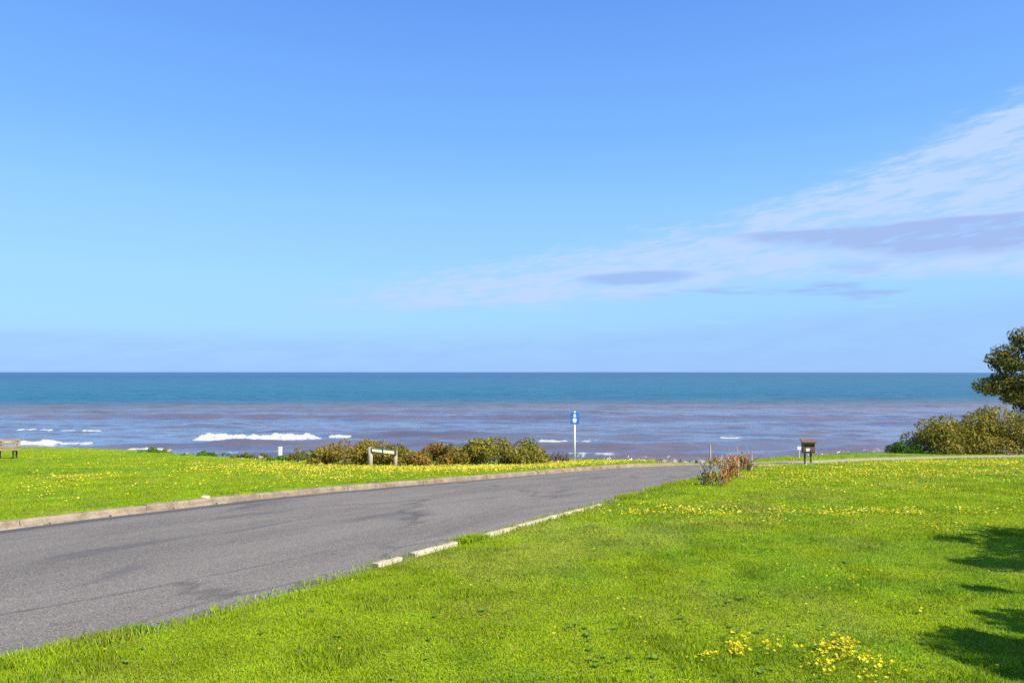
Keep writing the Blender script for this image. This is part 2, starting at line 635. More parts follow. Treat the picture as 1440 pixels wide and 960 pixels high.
STEP = 0.19
gx = np.arange(-62, 62.01, STEP * 1.0)
gy = np.arange(-3, 84, STEP * 1.0)
# coarser outside the middle
gx = np.concatenate([np.arange(-90, -46, 1.2), np.arange(-46, 46, STEP), np.arange(46, 90, 1.2)])
gy = np.concatenate([np.arange(-14, 2.6, 0.6), np.arange(2.6, 54, STEP), np.arange(54, 90, 1.0)])
GX, GY = np.meshgrid(gx, gy)
SL = sdist(GX, GY, EDGE_L)
SR = sdist(GX, GY, EDGE_R)
onroad = (SL < 0) & (SR > 0)


def lawn_offset(x, y, sl, sr):
    left = 0.105 * smooth01(sl, 0.02, 0.16) - 0.07 * (1 - smooth01(sl, 0.0, 0.1))
    right = 0.05 * smooth01(-sr, 0.05, 0.5) - 0.07 * (1 - smooth01(-sr, 0.0, 0.16))
    far_fade = 1 - smooth01(x, 6.0, 9.0) * smooth01(y, 26, 29)
    left = np.where(sl > 0, 0.01 + (left - 0.01) * far_fade * (1 - smooth01(sl, 0.6, 5.0)), left)
    return np.where(sl > 0, left, np.where(sr < 0, right, -0.07))


def ground_z(x, y, sl=None, sr=None):
    x, y = np.asarray(x, float), np.asarray(y, float)
    if sl is None:
        sl, sr = sdist(x, y, EDGE_L), sdist(x, y, EDGE_R)
    und = (fbm(x * 0.45, y * 0.45, 5, 3) - 0.5) * 0.07 * smooth01(np.minimum(np.abs(sl), np.abs(sr)), 0.2, 3.0)
    return gz(x, y) + lawn_offset(x, y, sl, sr) + und


def lawn_colour(x, y):
    """the turf's own colour: yellow-green, greener and straw patches"""
    a1 = fbm(x * 0.32, y * 0.32, 1, 4)
    a2 = fbm(x * 1.5, y * 1.5, 9, 4)
    a3 = fbm(x * 0.9, y * 0.55, 21, 4)
    base = np.array([0.250, 0.335, 0.010])
    green = np.array([0.185, 0.300, 0.012])
    straw = np.array([0.330, 0.290, 0.070])
    g = smooth01(a1 * 0.55 + a2 * 0.45, 0.46, 0.66)[..., None]
    s = (smooth01(a3, 0.60, 0.80) * 0.22)[..., None]
    c_ = base * (1 - g) + green * g
    c_ = c_ * (1 - s) + straw * s
    edge_dry = 0.75 * smooth01(fbm(x * 0.7, y * 0.7, 57, 3), .5, .68) * (1 - smooth01(np.abs(0.66 * x - 0.0 * y - 0.75 * (y - 10.0) - 0.3), 0.6, 2.2))
    c_ = c_ * (1 - edge_dry[..., None] * .4) + straw * edge_dry[..., None] * .4
    return c_ * (0.74 + 0.30 * vnoise(x * 5, y * 5, 40) + 0.24 * vnoise(x * 1.9, y * 1.9, 44))[..., None]


CY = crest_y(GX, GY)
over = np.maximum(GY - CY, 0) * (GY > 12)
GZ = ground_z(GX, GY, SL, SR)
zc = gz(GX, np.minimum(GY, CY)) + 0.1
bankz = zc - over * (0.30 + 0.25 * fbm(GX * 0.5, GY * 0.5, 8, 3)) - np.minimum(over, 0.6) * 0.3
GZ = np.where(over > 0, np.maximum(np.minimum(GZ, bankz), -3.0), GZ)
lc = lawn_colour(GX, GY)
sandc = np.array([0.30, 0.24, 0.155]) * (0.6 + 0.7 * fbm(GX * 0.8, GY * 0.8, 14, 4))[..., None]
w_s = smooth01(over + (fbm(GX, GY, 2, 3) - .5) * 1.6, 0.5, 1.6)[..., None]
# worn sandy verge behind the far kerb and beside the path
verge = (smooth01(0.75 - np.abs(SL), 0.0, 0.5) * smooth01(GY, 24, 29) * 0.9)[..., None]
w_s = np.maximum(w_s, verge)
lc = lc * (1 - w_s) + sandc * w_s
ny, nx = GX.shape
idx = np.arange(nx * ny).reshape(ny, nx)
faces = np.stack([idx[:-1, :-1], idx[:-1, 1:], idx[1:, 1:], idx[1:, :-1]], -1).reshape(-1, 4)
ground = mesh_np('ground', np.stack([GX, GY, GZ], -1).reshape(-1, 3), [faces], M_SOIL, color=lc.reshape(-1, 3), smooth=True)
kind(ground, 'structure')

# ------------------------------------------------------------------ road sheet
NL = 260
NC = 22
sl_ = np.linspace(0, 1, NL)


def along(E_, q):
    s = np.linspace(0, 1, len(E_))
    return np.stack([np.interp(q, s, E_[:, 0]), np.interp(q, s, E_[:, 1])], -1)


# pair the two edges by matching points so that cross lines stay short
Lp = along(EDGE_L, sl_)
k0 = 0
Rp = []
sR = np.linspace(0, 1, len(EDGE_R))
last = 0.0
rawq = np.array([sR[np.argmin(((EDGE_R - p) ** 2).sum(1))] for p in Lp])
rawq = np.maximum.accumulate(rawq)
ker = np.ones(25) / 25
rawq = np.convolve(np.pad(rawq, 12, mode='edge'), ker, mode='valid')
rawq[0], rawq[-1] = 0, 1
Rp = along(EDGE_R, rawq)
lenL = np.concatenate([[0], np.cumsum(np.linalg.norm(np.diff(Lp, axis=0), axis=1))])
tt = np.linspace(-0.02, 1.02, NC)
RV = Lp[:, None, :] * (1 - tt[None, :, None]) + Rp[:, None, :] * tt[None, :, None]
width = np.linalg.norm(Rp - Lp, axis=1)
zr = gz(RV[..., 0], RV[..., 1]) + 0.035 * (1 - (2 * tt[None, :] - 1) ** 2) * np.minimum(width[:, None] / 6, 1) + (fbm(RV[..., 0] * 0.9, RV[..., 1] * 0.9, 33, 3) - .5) * 0.02
rverts = np.concatenate([RV, zr[..., None]], -1).reshape(-1, 3)
ruv = np.stack([np.repeat(lenL[:, None], NC, 1), tt[None, :] * width[:, None]], -1).reshape(-1, 2)
idx = np.arange(NL * NC).reshape(NL, NC)
faces = np.stack([idx[:-1, :-1], idx[:-1, 1:], idx[1:, 1:], idx[1:, :-1]], -1).reshape(-1, 4)[:, ::-1]
road = mesh_np('road', rverts, [faces], M_ROAD, uv=ruv, smooth=True)
kind(road, 'structure')
print('road length', lenL[-1], 'far end L at', [round(float(v), 1) for v in lenL[::40]])


# ------------------------------------------------------------------ kerbs
def resample(E_, a, b, step):
    s = np.concatenate([[0], np.cumsum(np.linalg.norm(np.diff(E_, axis=0), axis=1))])
    q = np.arange(a, b, step)
    return np.stack([np.interp(q, s, E_[:, 0]), np.interp(q, s, E_[:, 1])], 1)


def arc_at(E_, px, py):
    x, y = unproj(np.array([px]), np.array([py]))
    s = np.concatenate([[0], np.cumsum(np.linalg.norm(np.diff(E_, axis=0), axis=1))])
    return s[np.argmin((E_[:, 0] - x[0]) ** 2 + (E_[:, 1] - y[0]) ** 2)]


def kerb_stone(E_, a, b, side, profile, mat, parent, name='kerb_stone', n=7, ztop=0.0, jitter=0.006):
    """one cast kerb length; profile is (offset outwards, height) around the section"""
    P = resample(E_, a, b + 1e-6, (b - a) / (n - 1))[:n]
    if len(P) < n:
        n = len(P)
    T = np.gradient(P, axis=0)
    T /= np.linalg.norm(T, axis=1)[:, None]
    N = np.stack([-T[:, 1], T[:, 0]], 1) * side
    dz = random.uniform(-jitter, jitter)
    do = random.uniform(-jitter, jitter)
    V = []
    for i in range(n):
        base = float(gz(P[i, 0], P[i, 1]))
        for off, h in profile:
            p = P[i] + N[i] * (off + do)
            V.append((p[0], p[1], base + h + dz + (random.uniform(-.004, .004) if h > 0 else 0)))
    k = len(profile)
    F = []
    for i in range(n - 1):
        for j in range(k):
            F.append((i * k + j, i * k + (j + 1) % k, (i + 1) * k + (j + 1) % k, (i + 1) * k + j))
    me = bpy.data.meshes.new(name)
    me.from_pydata(V, [], F + [tuple(range(k))[::-1], tuple((n - 1) * k + j for j in range(k))])
    bm = bmesh.new()
    bm.from_mesh(me)
    bmesh.ops.recalc_face_normals(bm, faces=bm.faces[:])
    bm.to_mesh(me)
    bm.free()
    me.materials.append(mat)
    o = bpy.data.objects.new(name, me)
    COL.objects.link(o)
    o.parent = parent
    return o


kl = thing('kerb', (0, 0, 0), 'long brown concrete kerb along the far left side of the road', 'kerb')
prof = [(0.0, -0.12), (0.0, 0.0), (0.012, 0.095), (0.035, 0.12), (0.14, 0.128), (0.155, 0.115), (0.16, -0.12)]
s0, s1 = arc_at(EDGE_L, 0, 745) - 7.0, arc_at(EDGE_L, 905, 656)
a = s0
while a < s1:
    b = min(a + 2.4 + random.uniform(-.2, .2), s1)
    kerb_stone(EDGE_L, a + 0.006, b - 0.006, 1, prof, M_KERB, kl)
    a = b
# broken concrete lip in the gutter
gp = thing('gutter_lip', (0, 0, 0), 'broken pale concrete strip in the gutter below the brown kerb', 'gutter')
a = s0
sE = arc_at(EDGE_L, 330, 705)
while a < sE:
    ln = random.uniform(0.5, 1.6)
    w_ = random.uniform(0.07, 0.13) * (1 - 0.35 * (a - s0) / (sE - s0))
    kerb_stone(EDGE_L, a, a + ln, -1, [(0.004, -0.05), (0.004, 0.030), (w_ * random.uniform(.8, 1.1), 0.024), (w_ * 1.05, -0.05)], M_LIP, gp, 'concrete_piece', n=5, jitter=0.003)
    a += ln + random.uniform(0.05, 0.35)
# right-hand kerb, mostly grown over: only these lengths show
kr = thing('kerb', (0, 0, 0), 'low cream kerb half buried under the grass on the near side of the road', 'kerb')
prof2 = [(-0.01, -0.1), (-0.005, 0.034), (0.01, 0.046), (0.095, 0.050), (0.11, 0.04), (0.115, -0.1)]
for (xa, ya), (xb, yb) in [((505, 797), (530, 791)), ((532, 791), (562, 784)), ((572, 781.5), (632, 766.5)), ((676, 755), (722, 743)), ((724, 742.5), (778, 728)), ((784, 726), (812, 718)), ((814, 717.6), (838, 711))]:
    kerb_stone(EDGE_R, arc_at(EDGE_R, xa, ya), arc_at(EDGE_R, xb, yb), -1, prof2, M_KERBP, kr, n=9, jitter=0.008)

# ------------------------------------------------------------------ sea
rows = np.concatenate([np.arange(38, 150, 0.45), np.arange(150, 330, 1.3), 330 * np.geomspace(1, 200, 90)])
cols = np.concatenate([[-6, -4, -2.5, -1.7, -1.3], np.linspace(-1.0, 1.0, 430), [1.3, 1.7, 2.5, 4, 6]])
SY, SU = np.meshgrid(rows, cols, indexing='ij')
SX = SU * SY


def sea_z(x, y, part=False):
    yy = y + (fbm(x * 0.016, y * 0.02, 61, 3) - .5) * 14 + (fbm(x * 0.06, y * 0.05, 71, 3) - .5) * 3.5
    s = 0.5 + 0.5 * np.cos(41.0 * np.log(np.maximum(yy, 20) / 96.5))
    amp = 0.15 + 0.95 * smooth01(fbm(x * 0.022, y * 0.07, 81, 3), 0.34, 0.62)
    s2 = 0.5 + 0.5 * np.cos(101.0 * np.log(np.maximum(yy + (fbm(x * .05, y * .05, 63, 2) - .5) * 6, 20) / 96.5))
    big = ((s ** 5.0) * amp * 0.8 + (s2 ** 3.0) * 0.20 * smooth01(fbm(x * 0.035, y * 0.09, 83, 3), 0.35, 0.6)) * (1 - smooth01(y, 105, 230) * 0.72) * (1 - smooth01(y, 260, 600))
    chop = (fbm(x * 0.16, y * 0.5, 91, 4) - .5) * 0.62 * (1 - smooth01(y, 160, 420) * 0.7) * (1 - smooth01(y, 500, 900))
    if part:
        return s, amp
    return big + chop - 0.25


SZ = sea_z(SX, SY)
nr, nc = SX.shape
idx = np.arange(nr * nc).reshape(nr, nc)
faces = np.stack([idx[:-1, :-1], idx[:-1, 1:], idx[1:, 1:], idx[1:, :-1]], -1).reshape(-1, 4)
_s, _a = sea_z(SX, SY, True)
lace = fbm(SX * 0.35, SY * 0.9, 131, 5, .6)
FW = smooth01(lace, 0.50, 0.66) * smooth01(_s * _a, 0.45, 0.95) * 0.8 * (1 - smooth01(SY, 78, 112)) * smooth01(fbm(SX * 0.03, SY * 0.05, 141, 3), 0.42, 0.6)
FW = np.maximum(FW, smooth01(lace, 0.58, 0.70) * (1 - smooth01(SY, 66, 76)) * 0.12)
sea = mesh_np('sea', np.stack([SX, SY, SZ], -1).reshape(-1, 3), [faces], M_SEA, smooth=True, color=np.repeat(FW.reshape(-1, 1), 3, 1))
kind(sea, 'structure')


def breaker(x0, x1, ytop, ybot, seed, ragged=0.5):
    """a crest of white water, drawn as a lumpy ridge lying on the sea"""
    yb = (CZ - 0.1) * FPX / (ybot - HOR)
    xa, xb = (x0 - 720) / FPX * yb, (x1 - 720) / FPX * yb
    hgt = max((ybot - ytop) / FPX * yb, 0.16) * 0.7
    n = max(int((xb - xa) / 0.14), 14)
    mcs = 14
    V = np.zeros((n, mcs, 3))
    W = np.zeros((n, mcs))
    tx = np.linspace(0, 1, n)
    env = np.clip(np.minimum(tx / 0.12, (1 - tx) / 0.18), 0, 1) ** 0.6
    env = env * (1 - ragged + ragged * 2 * fbm(tx * (xb - xa) * 0.35, tx * 0 + seed, seed, 3))
    for j in range(mcs):
        q = j / (mcs - 1)
        dep = (q - 0.35) * (1.6 + hgt * 3.2)
        prof_ = np.sin(np.pi * min(q * 1.05, 1)) ** 0.7
        xx = xa + (xb - xa) * tx
        lump = 0.35 + 1.3 * fbm(xx * 1.5, np.full(n, q * 5.0 + seed), seed + 7, 5, .6)
        yy = yb + dep + (fbm(xx * 0.2, xx * 0, seed + 3, 3) - .5) * 3.0
        W[:, j] = prof_ * env * (0.55 + 0.9 * fbm(xx * 0.5, np.full(n, q * 2.0 + seed), seed + 9, 3))
        V[:, j, 0] = xx
        V[:, j, 1] = yy
        V[:, j, 2] = np.maximum(sea_z(xx, yy), -0.25) - 0.12 + hgt * prof_ * env * lump
    idx = np.arange(n * mcs).reshape(n, mcs)
    f = np.stack([idx[:-1, :-1], idx[1:, :-1], idx[1:, 1:], idx[:-1, 1:]], -1).reshape(-1, 4)
    return mesh_np('breaking_wave_foam', V.reshape(-1, 3), [f], M_FOAM, parent=sea, smooth=True, color=np.repeat(np.clip(W, 0, 1).reshape(-1, 1), 3, 1))


for k, b_ in enumerate([(268, 456, 602.5, 616.5, .12), (462, 500, 610, 611, .9), (26, 54, 598.5, 602.5, .4), (60, 78, 599.5, 602.5, .5), (82, 100, 600, 603, .5), (118, 140, 599.5, 603, .4),
                        (-60, 8, 615, 620, .6), (26, 80, 613.5, 622.5, .25), (82, 128, 619, 622.5, .9), (176, 242, 624, 628, .9), (200, 226, 628, 631, .9),
                        (756, 802, 613.5, 618.5, .3), (800, 850, 615, 617, .9), (790, 826, 645.2, 646.4, .5), (903, 924, 645.8, 648, .5), (970, 1014, 646.3, 648, .7),
                        (1170, 1226, 625, 628.5, .8), (1010, 1050, 611, 612.2, .9), (318, 340, 629, 633, .8), (-200, -90, 600, 604, .5), (1250, 1330, 624, 626, .9)]):
    breaker(*b_[:4], 100 + k * 5, b_[4])

# ------------------------------------------------------------------ foliage builder
def leaves(lobes, n, size, palette, seed=0, flat=0.0, shell=0.62):
    """leaf-sized faces spread through a set of ellipsoids (cx,cy,cz,rx,ry,rz)"""
    r = np.random.default_rng(seed)
    L_ = np.array(lobes, float)
    vol = (L_[:, 3] * L_[:, 4] + L_[:, 3] * L_[:, 5] + L_[:, 4] * L_[:, 5])
    which = r.choice(len(L_), n, p=vol / vol.sum())
    d = r.normal(size=(n, 3))
    d /= np.linalg.norm(d, axis=1)[:, None]
    rad = shell + (1.08 - shell) * r.random(n) ** 0.55
    C = L_[which, :3] + d * L_[which, 3:] * rad[:, None]
    nrm = d * 0.9 + r.normal(size=(n, 3)) * 0.75 + np.array([0, 0, 0.35])
    nrm /= np.linalg.norm(nrm, axis=1)[:, None]
    t1 = np.cross(nrm, r.normal(size=(n, 3)))
    t1 /= np.linalg.norm(t1, axis=1)[:, None]
    t2 = np.cross(nrm, t1)
    ln = size * (0.55 + 0.9 * r.random(n))[:, None]
    wd = ln * (0.42 + 0.2 * r.random(n))[:, None]
    V = np.stack([C - t1 * ln * .5, C + t2 * wd * .5 + nrm * ln * .08, C + t1 * ln * .5, C - t2 * wd * .5 + nrm * ln * .08], 1)
    pal = np.array(palette, float)
    lob_c = r.integers(0, len(pal), len(L_))
    pick = np.where(r.random(n) < 0.6, lob_c[which], r.integers(0, len(pal), n))
    colr = pal[pick] * (0.7 + 0.6 * r.random(n))[:, None]
    F = np.arange(n * 4).reshape(n, 4)
    return V.reshape(-1, 3), F, np.repeat(colr, 4, 0)


def lobes_in(r, c0, ext, n, rr, dome=True):
    """random lobes filling a dome of half-size ext above c0"""
    out_ = []
    for _ in range(n):
        while True:
            p = np.array([r.uniform(-1, 1), r.uniform(-1, 1), r.uniform(0, 1)])
            if (p ** 2).sum() < 1:
                break
        s = r.uniform(*rr)
        out_.append((c0[0] + p[0] * (ext[0] - s * .7), c0[1] + p[1] * (ext[1] - s * .7), c0[2] + 0.12 * ext[2] + p[2] * max(ext[2] - s * .9, .02), s * r.uniform(.9, 1.3), s * r.uniform(.9, 1.3), s * r.uniform(.7, 1.0)))
    return out_


def bush(name, px0, px1, ytop, ybase, depth_half, n, size, palette, label, seed, nl=26, rr=(.3, .55), group=None, cat='bush', bare=0, prof_=None, stem_mat=None):
    r = np.random.default_rng(seed)
    xb, yb = unproj(np.array([(px0 + px1) / 2]), np.array([ybase]))
    yb = yb[0] + depth_half * 0.8
    xa, xe = (px0 - 720) / FPX * yb, (px1 - 720) / FPX * yb
    cx = (xa + xe) / 2
    zb = float(ground_z(np.array([cx]), np.array([yb]))[0])
    H = (CZ - (ytop - HOR) / FPX * yb) - zb
    H *= 1.17
    root = thing(name, (cx, yb, zb - 0.02), label, cat, group)
    lob = []
    half = (xe - xa) / 2
    for i in range(nl):
        s = r.uniform(*rr)
        x = r.uniform(-1, 1)
        hh = H * (math.sqrt(max(1 - abs(x) ** 2.6, 0.08)) if prof_ is None else float(np.interp(x, *prof_)))
        yy = r.uniform(-1, 1) * depth_half
        hh *= math.sqrt(max(1 - (yy / depth_half) ** 2 * .7, .1))
        s = min(s, hh * .55)
        z = r.uniform(0.25, 1) * (hh - s * .8)
        lob.append((x * (half - s * .8), yy, max(z, s * .35), s * r.uniform(1, 1.35), s * r.uniform(.9, 1.2), s * r.uniform(.75, 1.0)))
    V, F, Cc = leaves(lob, n, size, palette, seed)
    V[:, 2] = np.maximum(V[:, 2], 0.0)
    mesh_np('foliage', V, [F], M_LEAF, parent=root, color=Cc)
    for k in range(5 + bare):
        x = r.uniform(-.8, .8) * half
        hh = H * r.uniform(.5, .85) * (1.0 if not bare else 1.25)
        pts = [(x, 0, 0), (x + r.uniform(-.15, .15), r.uniform(-.2, .2), hh * .5), (x + r.uniform(-.3, .3), r.uniform(-.3, .3), hh)]
        bm_obj('stem', tube_bm(pts, [.035, .022, .008] if stem_mat is None else [.02, .014, .006], 6), stem_mat or M_BARK, root)
    return root


OLIVE = [(0.225, 0.180, 0.024), (0.170, 0.150, 0.020), (0.255, 0.195, 0.034), (0.135, 0.135, 0.020), (0.255, 0.175, 0.034)]
OLIVE2 = [(0.235, 0.215, 0.024), (0.180, 0.180, 0.020), (0.275, 0.235, 0.038), (0.135, 0.148, 0.020), (0.235, 0.185, 0.030)]
RUST = [(0.29, 0.155, 0.028), (0.24, 0.165, 0.030), (0.19, 0.155, 0.028), (0.30, 0.19, 0.045), (0.15, 0.14, 0.025)]
GREEN = [(0.09, 0.20, 0.018), (0.13, 0.24, 0.025), (0.065, 0.14, 0.018)]
MIXG = [(0.11, 0.18, 0.025), (0.18, 0.18, 0.03), (0.09, 0.15, 0.025), (0.23, 0.15, 0.04)]
TREEC = [(0.105, 0.115, 0.016), (0.055, 0.070, 0.012), (0.190, 0.165, 0.024), (0.070, 0.078, 0.014), (0.210, 0.180, 0.035)]

bush('coastal_bush', 438, 592, 614, 654.5, 1.1, 16000, 0.10, OLIVE, 'brown-olive bush behind the low two-post sign', 1, 60, (.24, .4),
     prof_=([-1, -.75, -.3, .1, .4, .75, 1], [.45, .8, .9, 1, .92, .62, .45]))
bush('coastal_bush', 566, 668, 625, 655, 0.9, 9000, 0.095, RUST, 'low rust-orange bush between the two bigger olive bushes', 2, 36, (.2, .32))
bush('coastal_bush', 618, 770, 615.5, 654, 1.1, 16000, 0.10, OLIVE2, 'olive-green bush right of the rust-orange one, left of the bare shrub', 3, 60, (.24, .4),
     prof_=([-1, -.7, -.3, -.05, .3, .7, 1], [.55, .72, .95, 1, .9, .92, .6]))
bush('bare_shrub', 756, 803, 636, 650.5, 0.6, 420, 0.06, [(0.10, 0.045, 0.035), (0.14, 0.07, 0.05), (0.08, 0.06, 0.05)], 'sparse leafless purple-brown shrub left of the blue sign', 4, 14, (.12, .25), cat='shrub', bare=26)
for k, (a_, b_, yt, yb_, lab) in enumerate([
        (400, 462, 628, 649, 'low green and brown shrub at the left foot of the big olive bush'),
        (372, 414, 639, 648.5, 'bright green low plant in front of the small white post'),
        (318, 380, 637, 644.5, 'dark green low plants on the bank left of the white post'),
        (252, 322, 634.5, 641.5, 'green creeping shrub on the bank edge, second from the left'),
        (188, 246, 629.5, 636.5, 'leftmost green creeping shrub on the bank edge')]):
    bush('ground_shrub', a_, b_, yt, yb_, 0.7, 2200, 0.085, MIXG if k in (0, 2) else GREEN, lab, 10 + k, 16, (.14, .3), group='low shrubs along the bank', cat='shrub')
bush('coastal_bush', 1290, 1480, 577, 638.5, 2.0, 26000, 0.15, OLIVE2, 'big olive hedge-like bush at the right edge under the tree', 21, 60, (.5, .95),
     prof_=([-1, -.85, -.5, -.1, .2, .6, 1], [.72, .80, .84, .93, 1, .97, .92]))
bush('coastal_bush', 1450, 1640, 566, 638.5, 2.0, 9000, 0.16, OLIVE2, 'far end of the olive hedge beyond the right edge', 22, 34, (.5, .95))
bush('ground_shrub', 1240, 1304, 621, 638, 0.9, 4200, 0.10, [(0.05, 0.125, 0.014), (0.035, 0.085, 0.012), (0.07, 0.16, 0.02)], 'dark green low shrub at the left foot of the big olive hedge', 23, 20, (.22, .4), cat='shrub')


# ------------------------------------------------------------------ trees
def tree(name, base, lobes_, n, size, label, seed, trunk_r=.22, pal=TREEC, trunk_pts=None):
    r = np.random.default_rng(seed)
    root = thing(name, base, label, 'tree')
    sub = []
    for (x, y, z, rx, ry, rz) in lobes_:
        k = max(int(5 * rx), 4)
        for _ in range(k):
            d = r.normal(size=3)
            d /= np.linalg.norm(d)
            q = 0.55 + .4 * r.random()
            s = rx * r.uniform(.28, .46)
            sub.append((x + d[0] * rx * q, y + d[1] * ry * q, z + d[2] * rz * q, s * 1.25, s * 1.2, s * .8))
    V, F, Cc = leaves(sub, n, size, pal, seed, shell=.35)
    mesh_np('crown', V, [F], M_LEAF, parent=root, color=Cc)
    top = max(l[2] for l in lobes_)
    cx = sum(l[0] for l in lobes_) / len(lobes_)
    cy = sum(l[1] for l in lobes_) / len(lobes_)
    tp = [(0, 0, -.1), (.1, .05, top * .25), (cx * .3, cy * .3, top * .5), (cx * .7, cy * .7, top * .8)]
    tk = bm_obj('trunk', tube_bm(tp, [trunk_r * 1.25, trunk_r, trunk_r * .75, trunk_r * .4], 12), M_BARK, root, True)
    for (x, y, z, rx, ry, rz) in lobes_:
        h = min(z * .75, top * .55)
        s_ = np.array([np.interp(h, [p[2] for p in tp], [p[i] for p in tp]) for i in range(2)] + [h])
        e_ = np.array([x, y, z])
        mid_ = (s_ + e_) / 2 + r.normal(size=3) * .2
        bm_obj('limb', tube_bm([tuple(s_), tuple(mid_), tuple(e_)], [trunk_r * .45, trunk_r * .28, .03], 8), M_BARK, tk, True)
    return root


# the tree at the right edge: its left lobes hang into the picture
TY = 47.0
tb = (0.80 * TY, TY, float(gz(0, TY)))


def lobe_px(px, py, rpx, yoff=0.0, sq=.8):
    y = TY + yoff
    return ((px - 720) / FPX * y - tb[0], yoff, CZ - (py - HOR) / FPX * y - tb[2], rpx / FPX * y, rpx / FPX * y, rpx / FPX * y * sq)


tree('coastal_tree', tb, [lobe_px(1430, 508, 32), lobe_px(1424, 536, 28, -.6, .6), lobe_px(1405, 553, 32, -.4, .62), lobe_px(1464, 490, 34, .5), lobe_px(1455, 556, 34, .3, .7), lobe_px(1512, 462, 45), lobe_px(1530, 490, 55, -1),
                          lobe_px(1560, 430, 50, 1), lobe_px(1500, 530, 45, 1.5), lobe_px(1600, 500, 50, 0)], 46000, 0.20,
     'dark green tree reaching in from the right edge above the olive hedge', 31, .26)
# trees standing beside the camera on the right: their shade lies on the lawn
SH = SUN_DIR[:2] / SUN_DIR[2]


def shade_lobe(px, py, h, r, base):
    x, y = unproj(np.array([px]), np.array([py]))
    g = float(gz(x, y)[0])
    return (x[0] + SH[0] * h - base[0], y[0] + SH[1] * h - base[1], g + h - base[2], r, r, r * .75)



b1 = (12.6, 5.6, float(gz(0, 5.6)))
tree('lawn_tree', b1, [shade_lobe(1375, 764, 3.2, .42, b1), shade_lobe(1412, 800, 3.3, .45, b1), shade_lobe(1440, 836, 3.3, .42, b1), shade_lobe(1430, 762, 3.4, .5, b1), shade_lobe(1468, 778, 3.4, .75, b1), shade_lobe(1495, 806, 3.6, .75, b1), shade_lobe(1530, 790, 4.2, 1.1, b1), shade_lobe(1560, 770, 5.0, 1.3, b1), shade_lobe(1650, 780, 5.5, 1.5, b1), shade_lobe(1510, 765, 4.6, 1.0, b1)], 16000, 0.13,
     'tree beside the viewer on the right that shades the lawn farther off', 41, .2)
b2 = (9.6, 1.6, float(gz(0, 1.6)))
tree('lawn_tree', b2, [shade_lobe(1500, 970, 3.2, .45, b2), shade_lobe(1405, 912, 3.0, .36, b2), shade_lobe(1440, 876, 3.0, .34, b2), shade_lobe(1448, 945, 3.1, .42, b2), shade_lobe(1530, 925, 3.2, .62, b2), shade_lobe(1540, 900, 3.4, .6, b2), shade_lobe(1600, 945, 3.8, .8, b2), shade_lobe(1610, 915, 4.0, .8, b2), shade_lobe(1690, 960, 4.6, 1.0, b2), shade_lobe(1740, 930, 5.0, 1.0, b2)], 14000, 0.12,
     'tree nearest the viewer on the right that shades the corner of the lawn', 42, .2)

# ------------------------------------------------------------------ blue sign on its white pole
def on_lawn(px, py):
    x, y = unproj(np.array([px]), np.array([py]))
    return float(x[0]), float(y[0]), float(ground_z(x, y)[0])


x, y, z = on_lawn(808, 648.5)
k = y / FPX
sg = thing('sign_post', (x, y, z), 'small blue sign with white symbols on a tall white pole', 'sign')
bm_obj('pole', tube_bm([(0, 0, -.3), (0, 0, 70.5 * k)], [.043, .043], 14), M_WHITE, sg, True)
bm_obj('pole_cap', tube_bm([(0, 0, 70.5 * k), (0, 0, 71.2 * k)], [.05, .03], 12), M_DARK, sg)
pb = box_bm(12.0 * k, 0.012, 16.0 * k, (0, -.055, 60.2 * k), .004)
pn = bm_obj('sign_panel', pb, M_BLUE, sg)
for nm, pts in (('symbol', [(-2.2, 62.2), (-.7, 66.6), (.7, 66.6), (2.2, 62.2)]), ('symbol', [(-2.4, 59.6), (-2.9, 57.0), (-1.6, 54.2), (1.6, 54.2), (2.9, 57.0), (2.4, 59.6), (0, 60.6)])):
    bm = bmesh.new()
    vs = [bm.verts.new((p[0] * k, -.064, p[1] * k)) for p in pts]
    f_ = bm.faces.new(vs)
    r_ = bmesh.ops.extrude_face_region(bm, geom=[f_])
    for v in r_['geom']:
        if isinstance(v, bmesh.types.BMVert):
            v.co.y -= .003
    bmesh.ops.recalc_face_normals(bm, faces=bm.faces[:])
    bm_obj(nm, bm, M_WHITE, pn)
for zz in (56.5, 64.0):
    bm_obj('bracket', box_bm(.12, .02, .03, (0, -.042, zz * k), .003), M_GALV, sg)

# ------------------------------------------------------------------ low two-post sign on the left lawn
x, y, z = on_lawn(520.5, 655.5)
x2, y2, z2 = on_lawn(556, 655.0)
k = y / FPX
ls = thing('low_sign', (x, y, z), 'low wooden sign board between two pale posts on the left lawn', 'sign')
hL, hR = 26.5 * k, 21.5 * k
D = Vector((x2 - x, y2 - y, z2 - z))
p1 = bm_obj('post', tube_bm([(0, 0, -.25), (.01, 0, hL * .5), (0, 0, hL)], [.105, .10, .092], 14), M_POST, ls, True)
p2 = bm_obj('post', tube_bm([(D.x, D.y, D.z - .25), (D.x, D.y, D.z + hR)], [.085, .08], 14), M_POST, ls, True)
for (q0, q1, mt, nm, th, hz_) in ((0.06, 1.06, M_GREENP, 'board', .07, 7.0), (0.10, 0.50, M_CREAM, 'board_panel', .02, 3.6), (0.545, 0.97, M_CREAM, 'board_panel', .02, 4.2)):
    sx = D.x * (q1 - q0)
    bm = box_bm(sx, th, hz_ * k, (0, 0, 0), .006)
    off = -.10 if nm == 'board' else -.148
    for v in bm.verts:
        xw = v.co.x + D.x * (q0 + q1) / 2
        fr_ = xw / D.x
        v.co = Vector((xw, v.co.y + off + D.y * fr_, v.co.z + (23.2 - 3.8 * fr_) * k + D.z * fr_ - (.3 * k if nm != 'board' else 0)))
    bm_obj(nm, bm, mt, ls)
